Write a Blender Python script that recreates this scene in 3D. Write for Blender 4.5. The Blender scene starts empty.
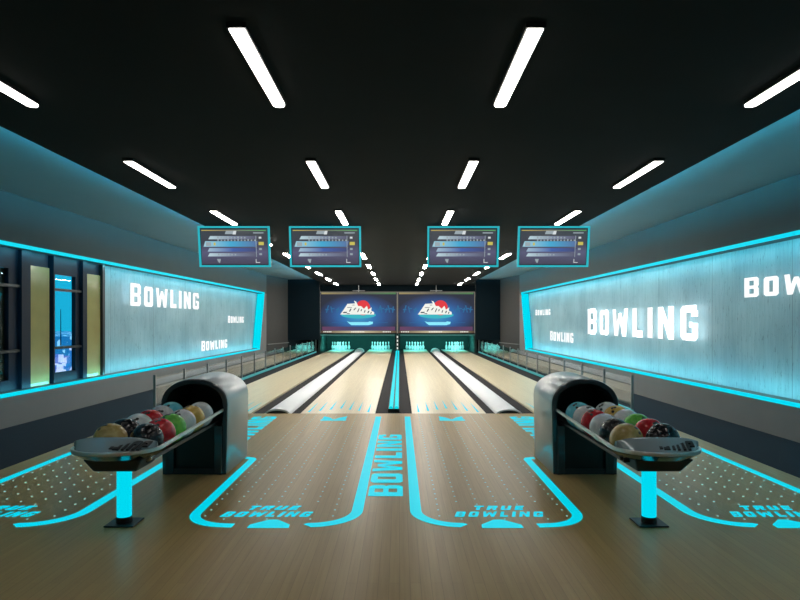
import bpy, bmesh, math, random
from mathutils import Vector, Matrix
random.seed(7)
S = bpy.context.scene
COL = S.collection
PI = math.pi
F = 617.0; VX = 399.5; VY = 321.3; EYE = 1.315; MID = -0.088

# ------------------------------------------------------------------ camera, world, exposure
cam = bpy.data.objects.new('camera', bpy.data.cameras.new('camera'))
COL.objects.link(cam)
cam.data.sensor_width = 36.0
cam.data.lens = F / 800 * 36.0
cam.data.shift_x = (400 - VX) / 800
cam.data.shift_y = (VY - 300) / 800
cam.data.clip_end = 1000
cam.location = (0, 0, EYE)
cam.rotation_euler = (PI / 2, 0, 0)
S.camera = cam
vs = S.view_settings
vs.view_transform = 'Standard'; vs.look = 'None'; vs.gamma = 1; vs.use_curve_mapping = False
vs.exposure = 0.0
W = bpy.data.worlds.new('dusk_sky'); S.world = W; W.use_nodes = True
bgn = W.node_tree.nodes['Background']
bgn.inputs[0].default_value = (0.02, 0.60, 0.88, 1); bgn.inputs[1].default_value = 0.95

STRIP_FRONT = 11.0     # emission of the ceiling strips above the approach
STRIP_LANE = 88.0      # emission of the ceiling strips above the lanes
CYAN = (0.0, 0.70, 0.86)

def area(name, loc, rot, sx, sy, power, col, spread=PI):
    l = bpy.data.lights.new(name, 'AREA'); l.shape = 'RECTANGLE'; l.size = sx; l.size_y = sy
    l.energy = power; l.color = col; l.spread = spread
    o = bpy.data.objects.new(name, l); COL.objects.link(o); o.location = loc; o.rotation_euler = rot
    return o
def XL(D): return -(5.0 - .018 * D)
def XR(D): return 4.42 - .012 * D
# LED lines of the wall recesses (top and bottom edge of each backlit panel)
LEDC = (0.10, 0.66, 0.82); LEDP = 42
area('led_line', (XL(9.5) - .03, 9.5, 2.25), (0, math.radians(42), math.radians(-1.03)), .04, 23, LEDP, LEDC)
area('led_line', (XL(9.5) - .03, 9.5, .43), (0, math.radians(180 - 42), math.radians(-1.03)), .04, 23, LEDP, LEDC)
area('led_line', (XR(9.5) + .03, 9.5, 2.25), (0, math.radians(-42), math.radians(.7)), .04, 23, LEDP * 1.2, LEDC)
area('led_line', (XR(9.5) + .03, 9.5, .43), (0, math.radians(180 + 42), math.radians(.7)), .04, 23, LEDP * 1.2, LEDC)
# cove LED lines on top of the dropped black ceiling
area('cove_led', (-2.99, 10.5, 2.84), (0, math.radians(180 - 50), 0), .04, 25, 340, (0.05, 0.62, 0.9))
area('cove_led', (2.75, 10.5, 2.84), (0, math.radians(180 + 50), 0), .04, 25, 340, (0.05, 0.62, 0.9))
# pin deck lights
for cx in (-2.72, -.87, .70, 2.54):
    area('pin_light', (cx, 27.2, .74), (math.radians(-35), 0, 0), 1.0, .06, 22, (.25, 1, .92)).rotation_euler = (math.radians(35), 0, 0)

# ------------------------------------------------------------------ material helpers
def new_mat(name):
    m = bpy.data.materials.new(name); m.use_nodes = True
    nt = m.node_tree; return m, nt, nt.nodes['Principled BSDF']
def lk(nt, a, b): nt.links.new(a, b)
def plain(name, col, rough=.5, metal=0., spec=.5, noise=.0, nscale=8., coat=0., bump=0.):
    m, nt, b = new_mat(name)
    b.inputs['Roughness'].default_value = rough; b.inputs['Metallic'].default_value = metal
    b.inputs['Specular IOR Level'].default_value = spec
    b.inputs['Coat Weight'].default_value = coat
    b.inputs['Base Color'].default_value = (*col, 1)
    tc = nt.nodes.new('ShaderNodeTexCoord'); n = nt.nodes.new('ShaderNodeTexNoise')
    n.inputs['Scale'].default_value = nscale; lk(nt, tc.outputs['Object'], n.inputs['Vector'])
    if noise > 0:
        r = nt.nodes.new('ShaderNodeValToRGB')
        r.color_ramp.elements[0].color = (*[c * (1 - noise) for c in col], 1)
        r.color_ramp.elements[1].color = (*[min(1, c * (1 + noise)) for c in col], 1)
        lk(nt, n.outputs['Fac'], r.inputs['Fac']); lk(nt, r.outputs['Color'], b.inputs['Base Color'])
    if bump > 0:
        bp = nt.nodes.new('ShaderNodeBump'); bp.inputs['Strength'].default_value = bump
        bp.inputs['Distance'].default_value = .01
        lk(nt, n.outputs['Fac'], bp.inputs['Height']); lk(nt, bp.outputs['Normal'], b.inputs['Normal'])
    return m
def emis(name, col, strength=1.):
    m, nt, b = new_mat(name)
    b.inputs['Base Color'].default_value = (*[c * .05 for c in col], 1); b.inputs['Specular IOR Level'].default_value = .03
    b.inputs['Emission Color'].default_value = (*col, 1); b.inputs['Emission Strength'].default_value = strength
    b.inputs['Roughness'].default_value = .4
    return m
def wood(name, c0, c1, rough, plank=.055, spec=.5, coat=0.):
    m, nt, b = new_mat(name)
    tc = nt.nodes.new('ShaderNodeTexCoord'); mp = nt.nodes.new('ShaderNodeMapping')
    mp.inputs['Rotation'].default_value = (0, 0, PI / 2)
    br = nt.nodes.new('ShaderNodeTexBrick')
    br.offset = .37; br.inputs['Scale'].default_value = 1
    br.inputs['Brick Width'].default_value = 3.1; br.inputs['Row Height'].default_value = plank
    br.inputs['Mortar Size'].default_value = .0012; br.inputs['Bias'].default_value = 0
    br.inputs['Color1'].default_value = (*c0, 1); br.inputs['Color2'].default_value = (*c1, 1)
    br.inputs['Mortar'].default_value = (*[c * .72 for c in c0], 1)
    lk(nt, tc.outputs['Object'], mp.inputs['Vector']); lk(nt, mp.outputs['Vector'], br.inputs['Vector'])
    n = nt.nodes.new('ShaderNodeTexNoise'); m2 = nt.nodes.new('ShaderNodeMapping')
    m2.inputs['Scale'].default_value = (40, 1.2, 1); n.inputs['Scale'].default_value = 1.5; n.inputs['Detail'].default_value = 5
    lk(nt, tc.outputs['Object'], m2.inputs['Vector']); lk(nt, m2.outputs['Vector'], n.inputs['Vector'])
    mx = nt.nodes.new('ShaderNodeMix'); mx.data_type = 'RGBA'; mx.blend_type = 'MULTIPLY'
    mx.inputs[0].default_value = .32
    r = nt.nodes.new('ShaderNodeValToRGB'); r.color_ramp.elements[0].color = (.62, .6, .56, 1); r.color_ramp.elements[0].position = .3
    r.color_ramp.elements[1].position = .7
    lk(nt, n.outputs['Fac'], r.inputs['Fac']); lk(nt, br.outputs['Color'], mx.inputs[6]); lk(nt, r.outputs['Color'], mx.inputs[7])
    lk(nt, mx.outputs[2], b.inputs['Base Color'])
    b.inputs['Roughness'].default_value = rough; b.inputs['Specular IOR Level'].default_value = spec
    b.inputs['Coat Weight'].default_value = coat; b.inputs['Coat Roughness'].default_value = .08
    return m
def brushed(name, c0, c1):
    m, nt, b = new_mat(name)
    tc = nt.nodes.new('ShaderNodeTexCoord')
    n = nt.nodes.new('ShaderNodeTexNoise'); m2 = nt.nodes.new('ShaderNodeMapping')
    m2.inputs['Scale'].default_value = (14, 14, 1.0); n.inputs['Scale'].default_value = 1.6; n.inputs['Detail'].default_value = 7
    n.inputs['Roughness'].default_value = .7
    lk(nt, tc.outputs['Object'], m2.inputs['Vector']); lk(nt, m2.outputs['Vector'], n.inputs['Vector'])
    r = nt.nodes.new('ShaderNodeValToRGB'); r.color_ramp.elements[0].color = (*c0, 1); r.color_ramp.elements[0].position = .3
    r.color_ramp.elements[1].color = (*c1, 1); r.color_ramp.elements[1].position = .6
    lk(nt, n.outputs['Fac'], r.inputs['Fac'])
    n3 = nt.nodes.new('ShaderNodeTexNoise'); m4 = nt.nodes.new('ShaderNodeMapping'); m4.inputs['Scale'].default_value = (9, 9, 2.2)
    n3.inputs['Scale'].default_value = 3.5; n3.inputs['Detail'].default_value = 8; n3.inputs['Roughness'].default_value = .75
    lk(nt, tc.outputs['Object'], m4.inputs['Vector']); lk(nt, m4.outputs['Vector'], n3.inputs['Vector'])
    r3 = nt.nodes.new('ShaderNodeValToRGB'); r3.color_ramp.elements[0].color = (.45, .45, .45, 1); r3.color_ramp.elements[0].position = .33
    r3.color_ramp.elements[1].position = .43; lk(nt, n3.outputs['Fac'], r3.inputs['Fac'])
    n5 = nt.nodes.new('ShaderNodeTexNoise'); n5.inputs['Scale'].default_value = 1.1; lk(nt, tc.outputs['Object'], n5.inputs['Vector'])
    r5 = nt.nodes.new('ShaderNodeValToRGB'); r5.color_ramp.elements[0].color = (.72, .78, .82, 1); r5.color_ramp.elements[0].position = .35; r5.color_ramp.elements[1].position = .62
    lk(nt, n5.outputs['Fac'], r5.inputs['Fac'])
    g1 = nt.nodes.new('ShaderNodeMix'); g1.data_type = 'RGBA'; g1.blend_type = 'MULTIPLY'; g1.inputs[0].default_value = 1
    g2 = nt.nodes.new('ShaderNodeMix'); g2.data_type = 'RGBA'; g2.blend_type = 'MULTIPLY'; g2.inputs[0].default_value = 1
    lk(nt, r.outputs['Color'], g1.inputs[6]); lk(nt, r3.outputs['Color'], g1.inputs[7])
    lk(nt, g1.outputs[2], g2.inputs[6]); lk(nt, r5.outputs['Color'], g2.inputs[7])
    # thin seams between the board lengths
    br = nt.nodes.new('ShaderNodeTexBrick'); br.inputs['Scale'].default_value = 1; br.offset = 0
    br.inputs['Brick Width'].default_value = 1.8; br.inputs['Row Height'].default_value = 6; br.inputs['Mortar Size'].default_value = .006
    br.inputs['Color1'].default_value = br.inputs['Color2'].default_value = (1, 1, 1, 1); br.inputs['Mortar'].default_value = (.55, .55, .55, 1)
    sp = nt.nodes.new('ShaderNodeSeparateXYZ'); cb = nt.nodes.new('ShaderNodeCombineXYZ')
    lk(nt, tc.outputs['Object'], sp.inputs[0]); lk(nt, sp.outputs['Y'], cb.inputs['X']); lk(nt, sp.outputs['Z'], cb.inputs['Y'])
    lk(nt, cb.outputs[0], br.inputs['Vector'])
    mx = nt.nodes.new('ShaderNodeMix'); mx.data_type = 'RGBA'; mx.blend_type = 'MULTIPLY'; mx.inputs[0].default_value = 1
    lk(nt, g2.outputs[2], mx.inputs[6]); lk(nt, br.outputs['Color'], mx.inputs[7]); lk(nt, mx.outputs[2], b.inputs['Base Color'])
    bp = nt.nodes.new('ShaderNodeBump'); bp.inputs['Strength'].default_value = .25; bp.inputs['Distance'].default_value = .01
    lk(nt, n.outputs['Fac'], bp.inputs['Height']); lk(nt, bp.outputs['Normal'], b.inputs['Normal'])
    b.inputs['Roughness'].default_value = .5; b.inputs['Metallic'].default_value = 0
    return m
def glass(name, col=(1, 1, 1), rough=0., alpha=.12):
    m, nt, b = new_mat(name)
    out = nt.nodes['Material Output']
    tr = nt.nodes.new('ShaderNodeBsdfTransparent'); tr.inputs[0].default_value = (*col, 1)
    gl = nt.nodes.new('ShaderNodeBsdfGlossy'); gl.inputs['Roughness'].default_value = rough
    mx = nt.nodes.new('ShaderNodeMixShader'); fr = nt.nodes.new('ShaderNodeFresnel'); ge = nt.nodes.new('ShaderNodeNewGeometry'); ma = nt.nodes.new('ShaderNodeMath'); ma.operation = 'MULTIPLY_ADD'
    ma.inputs[1].default_value = 1 / 1.5 - 1.5; ma.inputs[2].default_value = 1.5
    lk(nt, ge.outputs['Backfacing'], ma.inputs[0]); lk(nt, ma.outputs[0], fr.inputs[0])
    lk(nt, fr.outputs[0], mx.inputs[0]); lk(nt, tr.outputs[0], mx.inputs[1]); lk(nt, gl.outputs[0], mx.inputs[2])
    lk(nt, mx.outputs[0], out.inputs[0])
    return m

M = {}
M['wall'] = plain('wall_paint', (.21, .21, .205), .75, noise=.06, nscale=3)
M['wall_up'] = plain('wall_paint_upper', (.085, .11, .115), .8, noise=.06, nscale=3)
M['wall_dark'] = plain('wall_paint_shade', (.055, .052, .05), .8, noise=.1)  # shade at the far end put into a darker copy of the wall colour
M['dark_backing'] = plain('brown_backing', (.05, .035, .02), .15, noise=.3, nscale=3)  # added brown sheet, stands in for the dark reflective look of the glass
M['black_ceil'] = plain('black_ceiling', (.016, .018, .018), .9, spec=.15, noise=.15, nscale=2)
M['cove_ceil'] = plain('cove_ceiling', (.22, .29, .31), .85, noise=.04, nscale=2)
M['carpet'] = plain('slate_carpet', (.035, .042, .052), .95, spec=.1, noise=.15, nscale=60, bump=.3)
M['approach'] = wood('approach_boards', (.53, .365, .155), (.49, .335, .145), .32, .0533, spec=.12)
M['lane'] = wood('lane_boards', (.90, .77, .52), (.83, .70, .47), .30, .0274, spec=.4)
M['gutter'] = plain('gutter_rubber', (.026, .024, .025), .8, spec=.12, noise=.12, nscale=10)
M['white'] = plain('white_gloss', (.85, .86, .88), .6, noise=.04, nscale=6)
M['panel'] = brushed('brushed_board', (.27, .43, .47), (.36, .52, .56))
M['dark'] = plain('dark_navy_board', (.003, .010, .015), .8, spec=.12, noise=.15, nscale=2)
M['black'] = plain('black_plastic', (.01, .01, .011), .4)
M['frame'] = plain('window_frame_metal', (.005, .012, .026), .5, metal=.0, spec=.2, noise=.1)
M['ochre'] = plain('ochre_board', (.46, .37, .15), .10, noise=.2, nscale=3, spec=.7)
M['cyan'] = emis('cyan_glow', CYAN, 1.0)
M['cyan_floor'] = emis('cyan_inlay', (0.0, .66, .82), .95)
M['cyan_tube'] = emis('cyan_tube', (0.0, .70, .80), 1.05)
M['cyan_dim'] = emis('cyan_dim', (0.02, .40, .50), .9)
M['letter'] = emis('backlit_letter', (1, 1, 1), 1.05); M['letter_back'] = emis('letter_backlight', (.92, .98, 1), 2.3); M['letter_back_small'] = emis('letter_backlight_small', (.92, .98, 1), 1.3)
M['shell'] = plain('silver_shell', (.52, .57, .59), .33, metal=.35, noise=.05, nscale=3, coat=.2)
M['slate'] = plain('slate_plastic', (.028, .040, .048), .25, coat=.3, noise=.1)
M['chrome'] = plain('chrome', (.62, .70, .72), .16, metal=1.)
M['cap'] = plain('grey_gloss_cap', (.36, .42, .44), .22, coat=.5, metal=.2)
M['rail'] = plain('rail_metal', (.75, .78, .76), .28, metal=.7)
M['post_metal'] = plain('fence_metal', (.36, .36, .36), .35, metal=.8)
M['glass'] = glass('clear_glass', (.93, .97, .97))
M['winglass'] = glass('window_glass', (.8, .95, 1.0))
M['pit'] = plain('pit_curtain', (.004, .05, .045), .7, noise=.2, nscale=5)
M['pit_side'] = plain('pit_side', (.02, .07, .065), .5)
M['pin'] = plain('pin_white', (.75, .9, .9), .3)
M['screen_black'] = plain('bezel', (.012, .012, .014), .3)

# ------------------------------------------------------------------ mesh helpers
def link(name, bm, mats, parent=None, smooth=False, bevel=0., seg=2, loc=None):
    me = bpy.data.meshes.new(name)
    bmesh.ops.recalc_face_normals(bm, faces=bm.faces)
    bm.to_mesh(me); bm.free()
    if not isinstance(mats, (list, tuple)): mats = [mats]
    for m in mats: me.materials.append(m)
    if smooth:
        for p in me.polygons: p.use_smooth = True
    o = bpy.data.objects.new(name, me); COL.objects.link(o)
    if parent: o.parent = parent
    if loc: o.location = loc
    if bevel > 0:
        md = o.modifiers.new('bevel', 'BEVEL'); md.width = bevel; md.segments = seg; md.limit_method = 'ANGLE'
        md.angle_limit = math.radians(40)
    return o
def box(bm, x0, x1, y0, y1, z0, z1, mi=0):
    v = [bm.verts.new(p) for p in ((x0, y0, z0), (x1, y0, z0), (x1, y1, z0), (x0, y1, z0), (x0, y0, z1), (x1, y0, z1), (x1, y1, z1), (x0, y1, z1))]
    for f in ((0, 1, 2, 3), (4, 5, 6, 7), (0, 1, 5, 4), (1, 2, 6, 5), (2, 3, 7, 6), (3, 0, 4, 7)):
        bm.faces.new([v[i] for i in f]).material_index = mi
def prism(bm, a, b, mi=0):           # two matching loops of points
    va = [bm.verts.new(p) for p in a]; vb = [bm.verts.new(p) for p in b]; n = len(a)
    bm.faces.new(va).material_index = mi; bm.faces.new(vb[::-1]).material_index = mi
    for i in range(n):
        bm.faces.new((va[i], va[(i + 1) % n], vb[(i + 1) % n], vb[i])).material_index = mi
def cyl(bm, c, r0, r1, h, n=20, axis='z', mi=0):
    pts = []
    for k, (r, t) in enumerate(((r0, 0), (r1, h))):
        lo = []
        for i in range(n):
            a = 2 * PI * i / n; u, v = r * math.cos(a), r * math.sin(a)
            lo.append({'z': (c[0] + u, c[1] + v, c[2] + t), 'y': (c[0] + u, c[1] + t, c[2] + v), 'x': (c[0] + t, c[1] + u, c[2] + v)}[axis])
        pts.append(lo)
    prism(bm, pts[0], pts[1], mi)
def lathe(bm, prof, n=16, c=(0, 0, 0)):
    rings = []
    for r, z in prof:
        rings.append([bm.verts.new((c[0] + r * math.cos(2 * PI * i / n), c[1] + r * math.sin(2 * PI * i / n), c[2] + z)) for i in range(n)])
    for a, b in zip(rings, rings[1:]):
        for i in range(n): bm.faces.new((a[i], a[(i + 1) % n], b[(i + 1) % n], b[i]))
    bm.faces.new(rings[0][::-1]); bm.faces.new(rings[-1])
def sweep(bm, path, w, h, mi=0):      # rectangular bar along xy path, w sideways, h in z
    L = []; R = []
    for i, p in enumerate(path):
        a = Vector(path[max(0, i - 1)]); b = Vector(path[min(len(path) - 1, i + 1)])
        t = (b - a); t.z = 0; t.normalize(); nrm = Vector((-t.y, t.x, 0)) * w / 2
        L.append(Vector(p) + nrm); R.append(Vector(p) - nrm)
    up = Vector((0, 0, h))
    rings = [[bm.verts.new(q) for q in (l, r, r + up, l + up)] for l, r in zip(L, R)]
    for a, b in zip(rings, rings[1:]):
        for i in range(4): bm.faces.new((a[i], a[(i + 1) % 4], b[(i + 1) % 4], b[i])).material_index = mi
    bm.faces.new(rings[0]); bm.faces.new(rings[-1][::-1])
def tag(o, label=None, cat=None, group=None, kind=None):
    if label: o['label'] = label
    if cat: o['category'] = cat
    if group: o['group'] = group
    if kind: o['kind'] = kind
    return o
def empty(name, loc=(0, 0, 0), rz=0.):
    o = bpy.data.objects.new(name, None); COL.objects.link(o); o.location = loc; o.rotation_euler = (0, 0, rz)
    o.empty_display_size = .1
    return o
KIDS = {}
def copy_tree(o, parent=None):
    c = o.copy(); COL.objects.link(c)
    if parent: c.parent = parent
    for ch in [x for x in bpy.data.objects if x.parent == o and x.name in COL.objects]:
        copy_tree(ch, c)
    return c
def struct(name, bm, m, parent=None, **k):
    o = link(name, bm, m, parent, **k)
    if parent is None: o['kind'] = 'structure'
    return o

# block letters: convex pieces in a cell of width w, height 1
def glyph(ch):
    t = .25; s = .22; c = .1
    R = lambda x0, y0, x1, y1: [(x0, y0), (x1, y0), (x1, y1), (x0, y1)]
    if ch == 'B':
        w = .72
        p = [R(0, 0, .24, 1), R(.24, 0, w - c, .17), R(.24, .83, w - c, 1), R(.24, .42, w - .1, .58),
             [(w - .22, .0), (w - c, 0), (w, c), (w, .43), (w - .07, .5), (w - .22, .5)],
             [(w - .22, .5), (w - .07, .5), (w, .57), (w, 1 - c), (w - c, 1), (w - .22, 1)]]
    elif ch == 'O':
        w = .72
        p = [[(0, c), (c, 0), (.25, 0), (.25, 1), (c, 1), (0, 1 - c)], [(w - .25, 0), (w - c, 0), (w, c), (w, 1 - c), (w - c, 1), (w - .25, 1)],
             R(.25, 0, w - .25, .21), R(.25, .79, w - .25, 1)]
    elif ch == 'W':
        w = 1.06
        p = [[(.13, 0), (.36, 0), (.22, 1), (0, 1)], [(.13, 0), (.36, 0), (.60, .85), (.44, .85)],
             [(.70, 0), (.93, 0), (.62, .85), (.46, .85)], [(.70, 0), (.93, 0), (w, 1), (.84, 1)]]
    elif ch == 'L': w = .6; p = [R(0, 0, .26, 1), R(.26, 0, w, .23)]
    elif ch == 'I': w = .26; p = [R(0, 0, .26, 1)]
    elif ch == 'N': w = .76; p = [R(0, 0, .24, 1), R(w - .24, 0, w, 1), [(.24, .62), (.52, 0), (.76, 0), (.24, 1)][0:4]]
    elif ch == 'G':
        w = .72
        p = [[(0, c), (c, 0), (.25, 0), (.25, 1), (c, 1), (0, 1 - c)], R(.25, 0, w - c, .2), R(.25, .8, w - c, 1),
             [(w - c, .8), (w, .9 - .05), (w, .68), (w - .25, .68), (w - .25, .8)], [(w - c, 0), (w, c), (w, .5), (w - .22, .5), (w - .22, 0)], R(.38, .38, w - .22, .53)]
        p[2] = R(.25, .8, w - .05, 1)
    elif ch == 'T': w = .7; p = [R(0, .78, w, 1), R(.22, 0, .48, .78)]
    elif ch == 'R': w = .72; p = [R(0, 0, .25, 1), R(.25, .8, w - c, 1), R(.25, .4, w - c, .58), [(w - .25, .4), (w - c, .4), (w, .5), (w, .9), (w - c, 1), (w - .25, 1)], [(w - .27, 0), (w, 0), (w - .1, .4), (w - .3, .4)]]
    elif ch == 'U': w = .72; p = [R(0, .08, .25, 1), R(w - .25, .08, w, 1), R(.06, 0, w - .06, .22)]
    elif ch == 'E': w = .62; p = [R(0, 0, .25, 1), R(.25, 0, w, .21), R(.25, .4, w - .05, .6), R(.25, .79, w, 1)]
    return w, p
def text_pieces(s, gap=.17, first=1.0, rest=1.0):
    out = []; x = 0
    for i, ch in enumerate(s):
        k = first if i == 0 else rest
        w, p = glyph(ch); out.append((x, k, p)); x += w * k + gap
    return out, x - gap
def put_glyph(bm, p, fn, th):         # fn maps (u, v) -> point, th = thickness vector
    for q in p:
        a = [Vector(fn(u, v)) for u, v in q]
        prism(bm, a, [x + th for x in a])

# ------------------------------------------------------------------ setting: floors
XF0, XF1 = -3.53, 3.355      # fence lines
FOUL = 8.8; LEND = 27.5
bm = bmesh.new(); box(bm, XF0, XF1, -3, FOUL, -.12, 0)
fl = struct('floor', bm, M['approach'])
bm = bmesh.new(); box(bm, -5.6, XF0, -3, 30, -.12, -.004); box(bm, XF1, 5.0, -3, 30, -.12, -.004)
struct('floor', bm, M['carpet'])
bm = bmesh.new(); box(bm, XF0, XF1, FOUL, 30, -.16, -.028)
struct('floor', bm, M['gutter'])

lane_x = ((-3.17, -2.135), (-1.415, -.352), (.180, 1.237), (1.96, 2.99))
lane_lab = ('pale maple bowling lane at far left beside the left glass fence',
            'pale maple bowling lane just left of the twin cyan tubes',
            'pale maple bowling lane just right of the twin cyan tubes',
            'pale maple bowling lane at far right beside the right glass fence')
for (a, b), lab in zip(lane_x, lane_lab):
    r = empty('bowling_lane', ((a + b) / 2, FOUL, 0)); tag(r, lab, 'bowling lane', 'bowling lanes')
    w = (b - a) / 2
    bm = bmesh.new(); box(bm, -w, w, 0, LEND - FOUL, -.0275, 0); link('lane_surface', bm, M['lane'], r)
    bm = bmesh.new(); box(bm, -w, w, LEND - FOUL, LEND - FOUL + 1.6, -.0275, 0); link('pin_deck', bm, M['pin'], r)
    for k in range(7):                 # aiming marks
        bm = bmesh.new(); x = (k - 3) * .1435; y0 = 1.0 - abs(3 - k) * .12
        prism(bm, [(x - .016, y0 - .5, .0005), (x + .016, y0 - .5, .0005), (x, y0 + .5, .0005)],
              [(x - .016, y0 - .5, .003), (x + .016, y0 - .5, .003), (x, y0 + .5, .003)])
        link('aiming_arrow', bm, M['cyan_floor'], r)

# side dark strips next to fences come from the gutter floor

# ------------------------------------------------------------------ floor markings
def arc(cx, cy, r, a0, a1, n=12):
    return [(cx + r * math.cos(math.radians(a0 + (a1 - a0) * i / n)), cy + r * math.sin(math.radians(a0 + (a1 - a0) * i / n)), .0006) for i in range(n + 1)]
def make_marking(mirror, outer):
    # local x: 0 = lane centre; outline for the left lane, mirrored for the right
    s = -1 if mirror else 1
    r = empty('lane_marking')
    def fx(p): return [(s * q[0], q[1], q[2]) for q in p]
    c = -.875
    z = .0006
    A = [(-1.472 - c, 5.93, z), (-1.45 - c, 5.93, z)] + [(-1.41 - c, 5.915, z), (-1.39 - c, 5.87, z)] + [(-1.39 - c, 5.4, z)] + arc(-1.385 + .26 - c, 3.965 + .27, .26, 180, 262, 10)[0:] + [(-1.066 - c, 3.967, z)]
    if outer: A = [(-1.39 - c, 8.5, z), (-1.39 - c, 7, z)] + A[4:]
    bm = bmesh.new(); sweep(bm, fx(A), .070, .003); link('outline_stripe', bm, M['cyan_floor'], r)
    B = [(-.585 - c, 3.967, z)] + arc(-.287 - .30 - c, 3.967 + .31, .30, -88, 0, 12) + [(-.287 - c, 5.5, z), (-.285 - c, 8.5, z)]
    bm = bmesh.new(); sweep(bm, fx(B), .078, .003); link('outline_stripe', bm, M['cyan_floor'], r)
    P = [(-.965, 3.925), (-.70, 3.925), (-.705, 3.985), (-.80, 4.085), (-.855, 4.085), (-.96, 3.985)]
    a = [(s * (x - c), y, z) for x, y in P]
    bm = bmesh.new(); prism(bm, a, [(x, y, .0036) for x, y, _ in a]); link('start_arrow', bm, M['cyan_floor'], r)
    for word, x0, x1, y0, y1 in (('TRUE', -1.065, -.715, 4.30, 4.39), ('BOWLING', -1.205, -.61, 4.15, 4.255)):
        bm = bmesh.new(); pcs, tw = text_pieces(word, .30)
        x0, x1 = x0 - c, x1 - c
        for ox, k, p in pcs:
            put_glyph(bm, p, lambda u, v: (x0 + (ox + u) / tw * (x1 - x0) + .025 * v, y0 + v * (y1 - y0), z), Vector((0, 0, .003)))
        link('lettering', bm, M['cyan_floor'], r)
    # chevron at the foul line
    bm = bmesh.new()
    for q in ([(-.17, 8.16), (.17, 8.16), (.17, 8.26), (-.17, 8.26)], [(-.16, 8.29), (-.02, 8.29), (-.07, 8.42), (-.16, 8.52)], [(.16, 8.29), (.02, 8.29), (.07, 8.42), (.16, 8.52)]):
        prism(bm, [(x, y, z) for x, y in q], [(x, y, z + .003) for x, y in q])
    link('foul_line_mark', bm, M['cyan_floor'], r)
    bm = bmesh.new()
    for k in range(7):
        x = (k - 3) * .1437
        for j in range(36):
            y = 4.10 + j * .133 + (0.0 if k % 2 else .066)
            if y > 8.75: continue
            if abs(x) < .33 and 4.12 < y < 4.42: continue
            n = 6; rr = .0072
            a = [(x + rr * math.cos(2 * PI * i / n), y + rr * 1.2 * math.sin(2 * PI * i / n), z) for i in range(n)]
            prism(bm, a, [(p[0], p[1], z + .002) for p in a])
    link('guide_dots', bm, M['dot'], r)['kind'] = 'stuff'
    return r
M['dot'] = emis('inlay_dot', (.34, .80, .74), .85)
mk = [(False, -.880, 'cyan rounded lane outline with guide dots left of the central floor word'),
      (False, -2.760, 'cyan rounded lane outline at the left edge of the approach by the dark carpet'),
      (True, .700, 'cyan rounded lane outline with guide dots right of the central floor word'),
      (True, 2.580, 'cyan rounded lane outline at the right edge of the approach by the dark carpet')]
for mir, x, lab in mk:
    o = make_marking(mir, abs(x) > 2)
    o.location = (x, 0, 0); tag(o, lab, 'floor marking', 'lane outlines on the approach')

def floor_word(x0, x1, y0, y1, lab, flip=False):
    r = empty('floor_lettering', ((x0 + x1) / 2, y0, 0)); tag(r, lab, 'floor lettering')
    pcs, tw = text_pieces('BOWLING', .2)
    for ox, k, p in pcs:
        bm = bmesh.new()
        put_glyph(bm, p, lambda u, v: ((x1 - v * (x1 - x0)) - (x0 + x1) / 2, (ox + u) / tw * (y1 - y0), .0006), Vector((0, 0, .003)))
        link('letter', bm, M['cyan_floor'], r)
floor_word(-.238, .026, 4.64, 7.15, 'large cyan word BOWLING inlaid up the middle of the approach')
floor_word(-2.0, -1.68, 6.45, 8.5, 'cyan word BOWLING on the floor behind the left ball return hood')
floor_word(1.51, 1.83, 6.45, 8.5, 'cyan word BOWLING on the floor behind the right ball return hood')

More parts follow.
